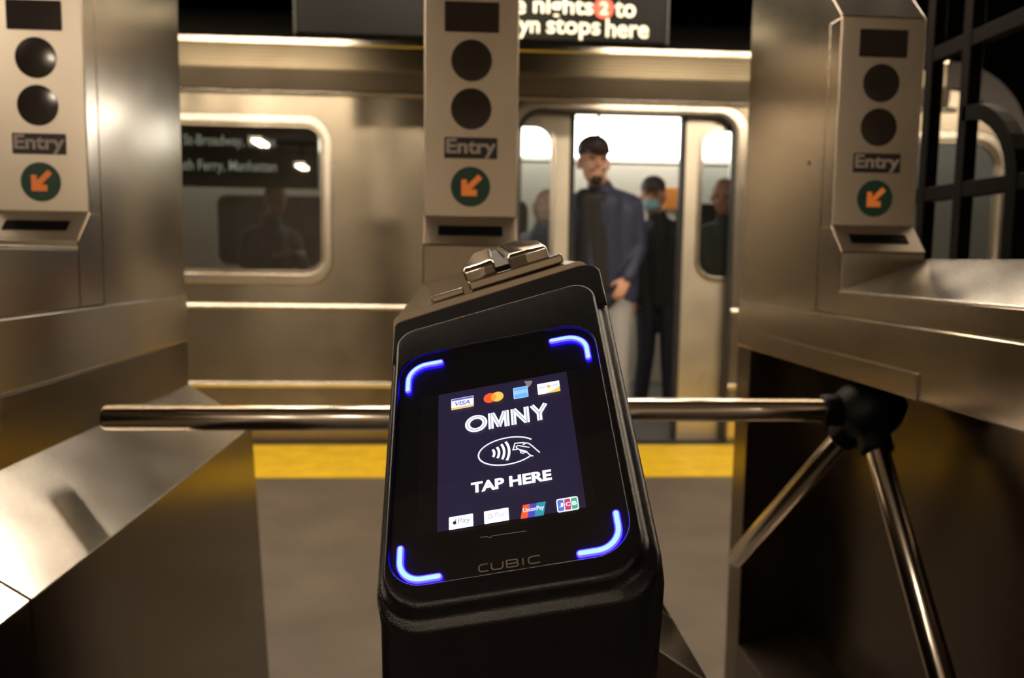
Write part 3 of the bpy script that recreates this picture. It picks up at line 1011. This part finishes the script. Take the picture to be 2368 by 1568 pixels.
# destination board behind the left window
dest = box('destination_board', (-2.40, -0.88), (0.06, 0.11), (1.545, 1.91), M['dest_green'], train, 0.004)
dpl = lambda x, z: Vector((x, 0.0585, z))
lettering('board_lettering', '242 St-Broadway, Bronx', dpl, (-1.79, -1.125), (1.770, 1.852), M['dest_text'], dest, bold=0.012)
lettering('board_lettering', 'South Ferry, Manhattan', dpl, (-1.77, -1.125), (1.622, 1.704), M['dest_text'], dest, bold=0.012)


# ------------------------------------------------------------------ people in the car
def capsule(bm, a, b, ra, rb, n=14):
    a, b = Vector(a), Vector(b)
    d = b - a
    L = d.length
    if L < 1e-6:
        return ball(bm, a, (ra, ra, ra))
    d.normalize()
    u = d.orthogonal().normalized()
    w = d.cross(u)
    rings = []
    for k in range(1, 5):
        th = math.pi / 2 * k / 4
        rings.append((a - d * ra * math.cos(th), ra * math.sin(th)))
    for k in range(0, 4):
        th = math.pi / 2 * k / 4
        rings.append((b + d * rb * math.sin(th), rb * math.cos(th)))
    vs_ = []
    for c, r in rings:
        vs_.append([bm.verts.new(c + (u * math.cos(2 * math.pi * i / n) + w * math.sin(2 * math.pi * i / n)) * r) for i in range(n)])
    top = bm.verts.new(a - d * ra)
    bot = bm.verts.new(b + d * rb)
    for k in range(len(vs_) - 1):
        for i in range(n):
            j = (i + 1) % n
            bm.faces.new((vs_[k][i], vs_[k][j], vs_[k + 1][j], vs_[k + 1][i]))
    for i in range(n):
        j = (i + 1) % n
        bm.faces.new((top, vs_[0][j], vs_[0][i]))
        bm.faces.new((bot, vs_[-1][i], vs_[-1][j]))


def ball(bm, c, r, rot=None):
    m = Matrix.Translation(Vector(c)) @ (rot or Matrix.Identity(4)) @ Matrix.Diagonal((r[0], r[1], r[2], 1))
    bmesh.ops.create_uvsphere(bm, u_segments=20, v_segments=14, radius=1.0, matrix=m)


def fused(name, bm, voxel, mat, parent, smooth_it=4):
    bmesh.ops.recalc_face_normals(bm, faces=bm.faces)
    me = bpy.data.meshes.new(name)
    bm.to_mesh(me)
    bm.free()
    o = bpy.data.objects.new(name, me)
    COL.objects.link(o)
    r = o.modifiers.new('remesh', 'REMESH')
    r.mode = 'VOXEL'
    r.voxel_size = voxel
    s = o.modifiers.new('smooth', 'SMOOTH')
    s.factor = 0.5
    s.iterations = smooth_it
    bpy.context.view_layer.update()
    dg = bpy.context.evaluated_depsgraph_get()
    out = bpy.data.meshes.new_from_object(o.evaluated_get(dg))
    COL.objects.unlink(o)
    bpy.data.objects.remove(o)
    bpy.data.meshes.remove(me)
    out.name = name
    out.materials.clear()
    return finish(name, out, mat, parent, smooth=True)


SKIN = plain('skin', (0.52, 0.29, 0.20), 0.5)
SKIN2 = plain('skin_ruddy', (0.48, 0.23, 0.15), 0.5)
HAIR = plain('dark_hair', (0.015, 0.012, 0.010), 0.6)


def hand_shape(bm, wrist, d, side, s=1.0):
    """palm with four unequal fingers slightly curled and a thumb off its side; d: hand direction"""
    d = Vector(d).normalized()
    sd = Vector(side)
    sd = (sd - d * sd.dot(d)).normalized()
    pn = d.cross(sd).normalized()
    w = Vector(wrist)
    for k in (-0.024, -0.008, 0.008, 0.024):
        capsule(bm, w + sd * k * 0.8 * s, w + d * 0.075 * s + sd * k * s, 0.014 * s, 0.012 * s, 8)
    for k, ln in ((-0.027, 0.058), (-0.009, 0.074), (0.009, 0.078), (0.027, 0.066)):
        k0 = w + d * 0.078 * s + sd * k * s
        k1 = k0 + (d * 0.9 + pn * 0.35).normalized() * ln * 0.5 * s
        k2 = k1 + (d * 0.6 + pn * 0.8).normalized() * ln * 0.5 * s
        capsule(bm, k0, k1, 0.0095 * s, 0.009 * s, 8)
        capsule(bm, k1, k2, 0.009 * s, 0.0075 * s, 8)
    t0 = w + d * 0.025 * s + sd * 0.03 * s
    t1 = t0 + (d * 0.7 + sd * 0.7).normalized() * 0.04 * s
    t2 = t1 + (d * 0.95 + sd * 0.2 + pn * 0.2).normalized() * 0.03 * s
    capsule(bm, t0, t1, 0.013 * s, 0.0105 * s, 8)
    capsule(bm, t1, t2, 0.0105 * s, 0.0085 * s, 8)


def person(label, base, h, turn, head, shoulder, hip, arms, jacket, trousers, skin, hat=None, brim=True, mask=None, beard=False, hair=True, tilt=0.0, hs=1.0, shirt=None):
    """joints are offsets from the base point (x to the right of the picture, y away, z up)"""
    p = thing('person', label, 'person', base, 'passengers in the train car')
    k = h / 1.80
    Hd = Vector(head)
    Sh = Vector(shoulder)
    Hp = Vector(hip)
    R = Matrix.Rotation(turn, 4, 'Z') @ Matrix.Rotation(tilt, 4, 'X')

    def hh(x, y, z):
        return Hd + (R @ Vector((x, y, z))) * k * hs
    bm = bmesh.new()
    # head: cranium, face, jaw, nose, brow, ears, neck
    ball(bm, hh(0, 0.012, 0.035), (0.077 * k * hs, 0.092 * k * hs, 0.090 * k * hs), R)
    ball(bm, hh(0, -0.022, -0.035), (0.064 * k * hs, 0.068 * k * hs, 0.085 * k * hs), R)
    ball(bm, hh(0, -0.045, -0.085), (0.042 * k * hs, 0.040 * k * hs, 0.036 * k * hs), R)
    capsule(bm, hh(0, -0.088, 0.008), hh(0, -0.106, -0.030), 0.010 * k * hs, 0.016 * k * hs, 10)
    capsule(bm, hh(-0.022, -0.080, -0.068), hh(0.022, -0.080, -0.068), 0.010 * k * hs, 0.010 * k * hs, 8)
    for sx in (-1, 1):
        capsule(bm, hh(sx * 0.012, -0.078, 0.024), hh(sx * 0.048, -0.066, 0.022), 0.011 * k * hs, 0.010 * k * hs, 8)
        ball(bm, hh(sx * 0.080, 0.008, -0.012), (0.012 * k * hs, 0.020 * k * hs, 0.032 * k * hs), R)
    neck = Sh + Vector((0, 0.0, 0.0))
    capsule(bm, hh(0, 0.01, -0.06), neck, 0.056 * k, 0.062 * k)
    # trunk and legs inside the clothes
    capsule(bm, neck - Vector((0, 0, 0.10 * k)), Hp, 0.085 * k, 0.080 * k)
    sw = 0.185 * k
    ax = R @ Vector((1, 0, 0))
    ax = Vector((ax.x, ax.y, 0)).normalized()
    feet = []
    for sx in (-1, 1):
        hp = Hp + ax * sx * 0.09 * k
        kn = Vector((hp.x, hp.y - 0.02, Hp.z * 0.53))
        an = Vector((hp.x + ax.x * sx * 0.03, hp.y + 0.02, 0.09 * k))
        capsule(bm, hp, kn, 0.075 * k, 0.052 * k)
        capsule(bm, kn, an, 0.050 * k, 0.036 * k)
        feet.append((hp, kn, an))
    jk = bmesh.new()
    for sx, (el, wr, hd) in zip((-1, 1), arms):
        sh = Sh + ax * sx * sw - Vector((0, 0, 0.105 * k))
        el, wr = Vector(el), Vector(wr)
        capsule(bm, sh, el, 0.045 * k, 0.038 * k)
        capsule(bm, el, wr, 0.038 * k, 0.026 * k)
        hand_shape(bm, wr, Vector(hd), ax * -sx, k)
        capsule(jk, sh, el, 0.070 * k, 0.058 * k)
        capsule(jk, el, el + (wr - el) * 0.93, 0.057 * k, 0.044 * k)
    fused('body', bm, 0.009, skin, p)
    # jacket with collar, wider at the shoulders
    for a in (-1, 0, 1):
        capsule(jk, Sh + ax * a * sw * 0.72 - Vector((0, 0, (0.135 if a else 0.10) * k)), Hp + ax * a * 0.105 * k + Vector((0, 0, -0.03 * k)), 0.095 * k if a else 0.125 * k, 0.105 * k)
    for a in (-1, 1):
        capsule(jk, Sh - Vector((0, 0, 0.045 * k)), Sh + ax * a * sw * 0.95 - Vector((0, 0, 0.095 * k)), 0.070 * k, 0.066 * k)
    capsule(jk, Sh - Vector((0, 0, 0.06 * k)), Sh + (hh(0, 0.03, -0.10) - Sh) * 0.45, 0.092 * k, 0.074 * k)
    fused('jacket', jk, 0.011, jacket, p)
    tr = bmesh.new()
    for hp, kn, an in feet:
        capsule(tr, hp + Vector((0, 0, 0.06)), kn, 0.098 * k, 0.072 * k)
        capsule(tr, kn, an - Vector((0, 0, 0.02)), 0.070 * k, 0.058 * k)
    capsule(tr, feet[0][0] + Vector((0, 0, 0.06)), feet[1][0] + Vector((0, 0, 0.06)), 0.10 * k, 0.10 * k)
    fused('trousers', tr, 0.012, trousers, p)
    for hp, kn, an in feet:
        sb = bmesh.new()
        fwd_ = R @ Vector((0, -1, 0))
        fwd_ = Vector((fwd_.x, fwd_.y, 0)).normalized()
        c = Vector((an.x, an.y, 0.048))
        capsule(sb, c - fwd_ * 0.05, c + fwd_ * 0.14, 0.046, 0.040)
        capsule(sb, c - fwd_ * 0.04, Vector((an.x, an.y, 0.10)), 0.046, 0.046)
        fused('shoe', sb, 0.01, HAIR, p)
    for sx in (-1, 1):
        e = bmesh.new()
        ball(e, hh(sx * 0.030, -0.080, 0.004), (0.011 * k * hs, 0.009 * k * hs, 0.007 * k * hs), R)
        me = bpy.data.meshes.new('eye')
        e.to_mesh(me)
        e.free()
        finish('eye', me, HAIR, p, smooth=True)
    if hair:
        hb = bmesh.new()
        ball(hb, hh(0, 0.032, 0.040), (0.083 * k * hs, 0.088 * k * hs, 0.092 * k * hs), R)
        ball(hb, hh(0, 0.055, -0.02), (0.072 * k * hs, 0.055 * k * hs, 0.070 * k * hs), R)
        fused('hair', hb, 0.009, HAIR, p)
    if hat is not None:
        cb = bmesh.new()
        ball(cb, hh(0, 0.010, 0.068), (0.088 * k * hs, 0.100 * k * hs, 0.075 * k * hs), R)
        if brim:
            for a in (-0.045, -0.02, 0.0, 0.02, 0.045):
                capsule(cb, hh(a, -0.06, 0.050), hh(a * 1.1, -0.145 + abs(a) * 0.5, 0.034), 0.014 * k * hs, 0.010 * k * hs, 8)
        fused('cap', cb, 0.009, hat, p)
    if mask is not None:
        mb = bmesh.new()
        ball(mb, hh(0, -0.060, -0.062), (0.060 * k * hs, 0.058 * k * hs, 0.050 * k * hs), R)
        fused('face_mask', mb, 0.008, mask, p)
    if beard:
        bb = bmesh.new()
        ball(bb, hh(0, -0.058, -0.098), (0.036 * k * hs, 0.036 * k * hs, 0.026 * k * hs), R)
        capsule(bb, hh(-0.030, -0.078, -0.054), hh(0.030, -0.078, -0.054), 0.010 * k * hs, 0.010 * k * hs, 8)
        fused('beard', bb, 0.007, HAIR, p)
    if shirt is not None:
        qb = bmesh.new()
        f_ = R @ Vector((0, -1, 0))
        for q_ in (-0.16, -0.10, -0.04):
            capsule(qb, Sh + f_ * 0.050 * k + Vector((q_ + 0.02, 0, -0.08)), Hp + f_ * 0.045 * k + Vector((q_, 0, 0.0)), 0.072 * k, 0.072 * k)
        fused('shirt', qb, 0.011, shirt, p)
    return p


NAVY = plain('navy_jacket', (0.022, 0.030, 0.070), 0.6, noise=0.2, scale=6)
BLACKC = plain('black_coat', (0.010, 0.010, 0.012), 0.7)
GREYJ = plain('pale_grey_trousers', (0.30, 0.31, 0.33), 0.7)
DARKJ = plain('dark_jeans', (0.012, 0.014, 0.028), 0.7)
CAPB = plain('dark_cap', (0.020, 0.012, 0.011), 0.6)
CAPW = plain('two_tone_cap', (0.06, 0.05, 0.055), 0.6)
MASKB = plain('light_blue_mask', (0.28, 0.52, 0.64), 0.7)
GREENJ = plain('dark_green_coat', (0.018, 0.030, 0.018), 0.7)
BLUEG = plain('grey_blue_coat', (0.07, 0.09, 0.15), 0.7)

person('bearded man in navy jacket and dark cap leaning out of the open train door', (0.93, 5.22, 0.0), 1.86, 0.12,
       (-0.112, -0.11, 1.752), (-0.02, 0.0, 1.60), (0.02, 0.05, 0.95),
       [((-0.23, 0.06, 1.22), (-0.17, 0.04, 1.00), (0.1, 0.1, -1)), ((0.22, 0.02, 1.22), (0.12, -0.10, 1.02), (-0.5, -0.25, -1))],
       NAVY, GREYJ, SKIN, CAPB, True, None, True, False, -0.04, 1.17, BLACKC)
person('passenger in black coat, dark cap and light blue face mask in the train doorway', (1.385, 5.80, 0.0), 1.70, -0.35,
       (-0.03, -0.04, 1.60), (0.04, 0.0, 1.44), (0.05, 0.02, 0.88),
       [((-0.17, 0.0, 1.12), (-0.15, 0.02, 0.86), (0.05, -0.1, -1)), ((0.27, 0.0, 1.12), (0.25, 0.02, 0.86), (-0.05, -0.1, -1))],
       BLACKC, DARKJ, SKIN2, CAPW, True, MASKB, False, True, 0.0, 1.1)
person('dark-haired passenger seen through the window of the right door leaf', (1.83, 5.50, 0.0), 1.72, -0.45,
       (-0.06, -0.04, 1.58), (0.0, 0.0, 1.42), (0.0, 0.02, 0.90),
       [((-0.22, 0.0, 1.12), (-0.16, -0.14, 0.95), (0.2, -0.4, -1)), ((0.22, 0.0, 1.12), (0.17, -0.12, 0.95), (-0.1, -0.4, -1))],
       GREENJ, DARKJ, SKIN2, None, False, None, False, True, 0.1)
person('passenger in dark coat looking at a phone behind the long train window', (-1.36, 5.92, 0.0), 1.66, 0.75,
       (0.03, -0.02, 1.53), (-0.02, 0.03, 1.36), (-0.02, 0.03, 0.86),
       [((-0.18, -0.10, 1.10), (0.05, -0.22, 1.14), (1, -0.4, 0.15)), ((0.19, 0.06, 1.08), (0.19, -0.14, 1.15), (0.5, -0.9, 0.2))],
       BLACKC, DARKJ, SKIN2, None, False, None, False, True, 0.35)
person('passenger in grey-blue coat behind the window of the left door leaf', (0.545, 5.80, 0.0), 1.64, -0.9,
       (0.03, -0.02, 1.52), (0.02, 0.02, 1.36), (0.0, 0.02, 0.86),
       [((-0.14, -0.15, 1.08), (-0.02, -0.24, 0.98), (0.4, -0.6, -0.5)), ((0.16, 0.16, 1.08), (0.14, -0.02, 0.95), (0.1, -0.5, -1))],
       BLUEG, DARKJ, SKIN, None, False, None, False, True)

# ------------------------------------------------------------------ hanging platform sign
sign = thing('hanging_sign', 'black hanging station sign with pale lit lettering and a red bullet', 'sign', (0, 3.9, 0))
sb = box('sign_box', (-0.778, 0.958), (0.0, 0.09), (2.165, 2.56), M['sign_black'], sign, 0.006)
box('sign_end_cap', (-0.790, -0.7785), (-0.004, 0.094), (2.160, 2.565), M['rubber'], sign, 0.002)
box('sign_end_cap', (0.9585, 0.970), (-0.004, 0.094), (2.160, 2.565), M['rubber'], sign, 0.002)
for xx in (-0.5, 0.68):
    tube('hanger_rod', [(xx, 0.045, 2.55), (xx, 0.045, 2.955)], 0.012, M['rubber'], sign, 10)
sp = lambda x, z: Vector((x, -0.004, z))
lettering('sign_lettering', 'late', sp, (0.115, 0.285), (2.281, 2.366), M['sign_text'], sign, bold=0.015)
lettering('sign_lettering', 'nights', sp, (0.322, 0.605), (2.262, 2.366), M['sign_text'], sign, bold=0.015)
lettering('sign_lettering', 'to', sp, (0.708, 0.807), (2.280, 2.352), M['sign_text'], sign, bold=0.015)
bl = patch('route_bullet', circle(0.655, 2.318, 0.047, 32), sp, M['sign_red'], sign)
lettering('bullet_number', '2', lambda x, z: Vector((x, -0.006, z)), (0.636, 0.676), (2.290, 2.346), M['sign_text'], bl, bold=0.02)
lettering('sign_lettering', 'Brooklyn', sp, (-0.03, 0.352), (2.171, 2.274), M['sign_text'], sign, bold=0.015)
lettering('sign_lettering', 'stops', sp, (0.386, 0.640), (2.171, 2.264), M['sign_text'], sign, bold=0.015)
lettering('sign_lettering', 'here', sp, (0.668, 0.872), (2.187, 2.272), M['sign_text'], sign, bold=0.015)

# ------------------------------------------------------------------ black fence with arched bar
fence = thing('metal_fence', 'black steel bar fence with an arched bar behind the right turnstile', 'fence', (1.3, 0, 0))
for yy in (2.215, 2.047, 2.385):
    box('fence_bar', (-0.018, 0.018), (yy - 0.018, yy + 0.018), (0.0, 2.94), M['fence'], fence, 0.003)
for yy in (1.50, 1.68):
    box('fence_bar', (-0.018, 0.018), (yy - 0.018, yy + 0.018), (0.0, 1.30), M['fence'], fence, 0.003)
for zz in (1.707, 1.328, 0.25):
    box('fence_rail', (-0.016, 0.016), (0.2, 2.9), (zz - 0.020, zz + 0.020), M['fence'], fence, 0.003)
arcp = [(0, 2.047, 1.522)]
for k in range(1, 9):
    th = math.radians(90 - 90 * k / 8)
    arcp.append((0, 2.030 - 0.19 * math.cos(th), 1.322 + 0.20 * math.sin(th)))
arcp.append((0, 1.840, 0.0))
av = []
af = []
for i, q in enumerate(arcp):
    q = Vector(q)
    a = Vector(arcp[max(i - 1, 0)])
    b = Vector(arcp[min(i + 1, len(arcp) - 1)])
    t = (b - a).normalized()
    nn = Vector((0, -t.z, t.y))
    av += [q + nn * 0.019 + Vector((0.018, 0, 0)), q + nn * 0.019 - Vector((0.018, 0, 0)), q - nn * 0.019 - Vector((0.018, 0, 0)), q - nn * 0.019 + Vector((0.018, 0, 0))]
for i in range(len(arcp) - 1):
    for k in range(4):
        af.append((4 * i + k, 4 * i + (k + 1) % 4, 4 * i + 4 + (k + 1) % 4, 4 * i + 4 + k))
af += [(3, 2, 1, 0), tuple(4 * (len(arcp) - 1) + k for k in range(4))]
mesh_obj('arched_bar', av, af, M['fence'], fence)


# ------------------------------------------------------------------ fluorescent fixtures (above the frame)
def fixture(loc, rz, tube_mat, label, group, L=0.6):
    f = thing('ceiling_lamp', label, 'lamp', loc, group)
    f.rotation_euler = (0, 0, rz)
    prism_x('lamp_housing', [(-0.10, 0.02), (-0.07, 0.09), (0.07, 0.09), (0.10, 0.02), (0.095, 0.018), (0.065, 0.08), (-0.065, 0.08), (-0.095, 0.018)], -L - 0.02, L + 0.02, M['lamp_house'], f)
    for q in (-1, 1):
        tube('lamp_tube', [(-L, 0.035 * q, 0.03), (L, 0.035 * q, 0.03)], 0.019, tube_mat, f, 12)
        box('lamp_hanger', (0.6 * L * q - 0.008, 0.6 * L * q + 0.008), (-0.008, 0.008), (0.085, 2.955 - loc[2]), M['rubber'], f)
    return f


for yy in (3.45, 2.30):
    for i in range(7):
        fixture((-4.2 + 1.4 * i, yy, 2.55), 0.0, M['tube_platform'], 'fluorescent ceiling lamp in the row over the platform', 'lamps over the platform')
for xx, ys in ((-2.6, (-0.8, -3.5)), (-1.15, (-2.2,)), (1.9, (-3.4,))):
    for yy in ys:
        fixture((xx, yy, 2.55), math.pi / 2, M['tube_hall'], 'short fluorescent ceiling lamp in the fare hall', 'lamps in the fare hall', 0.2)
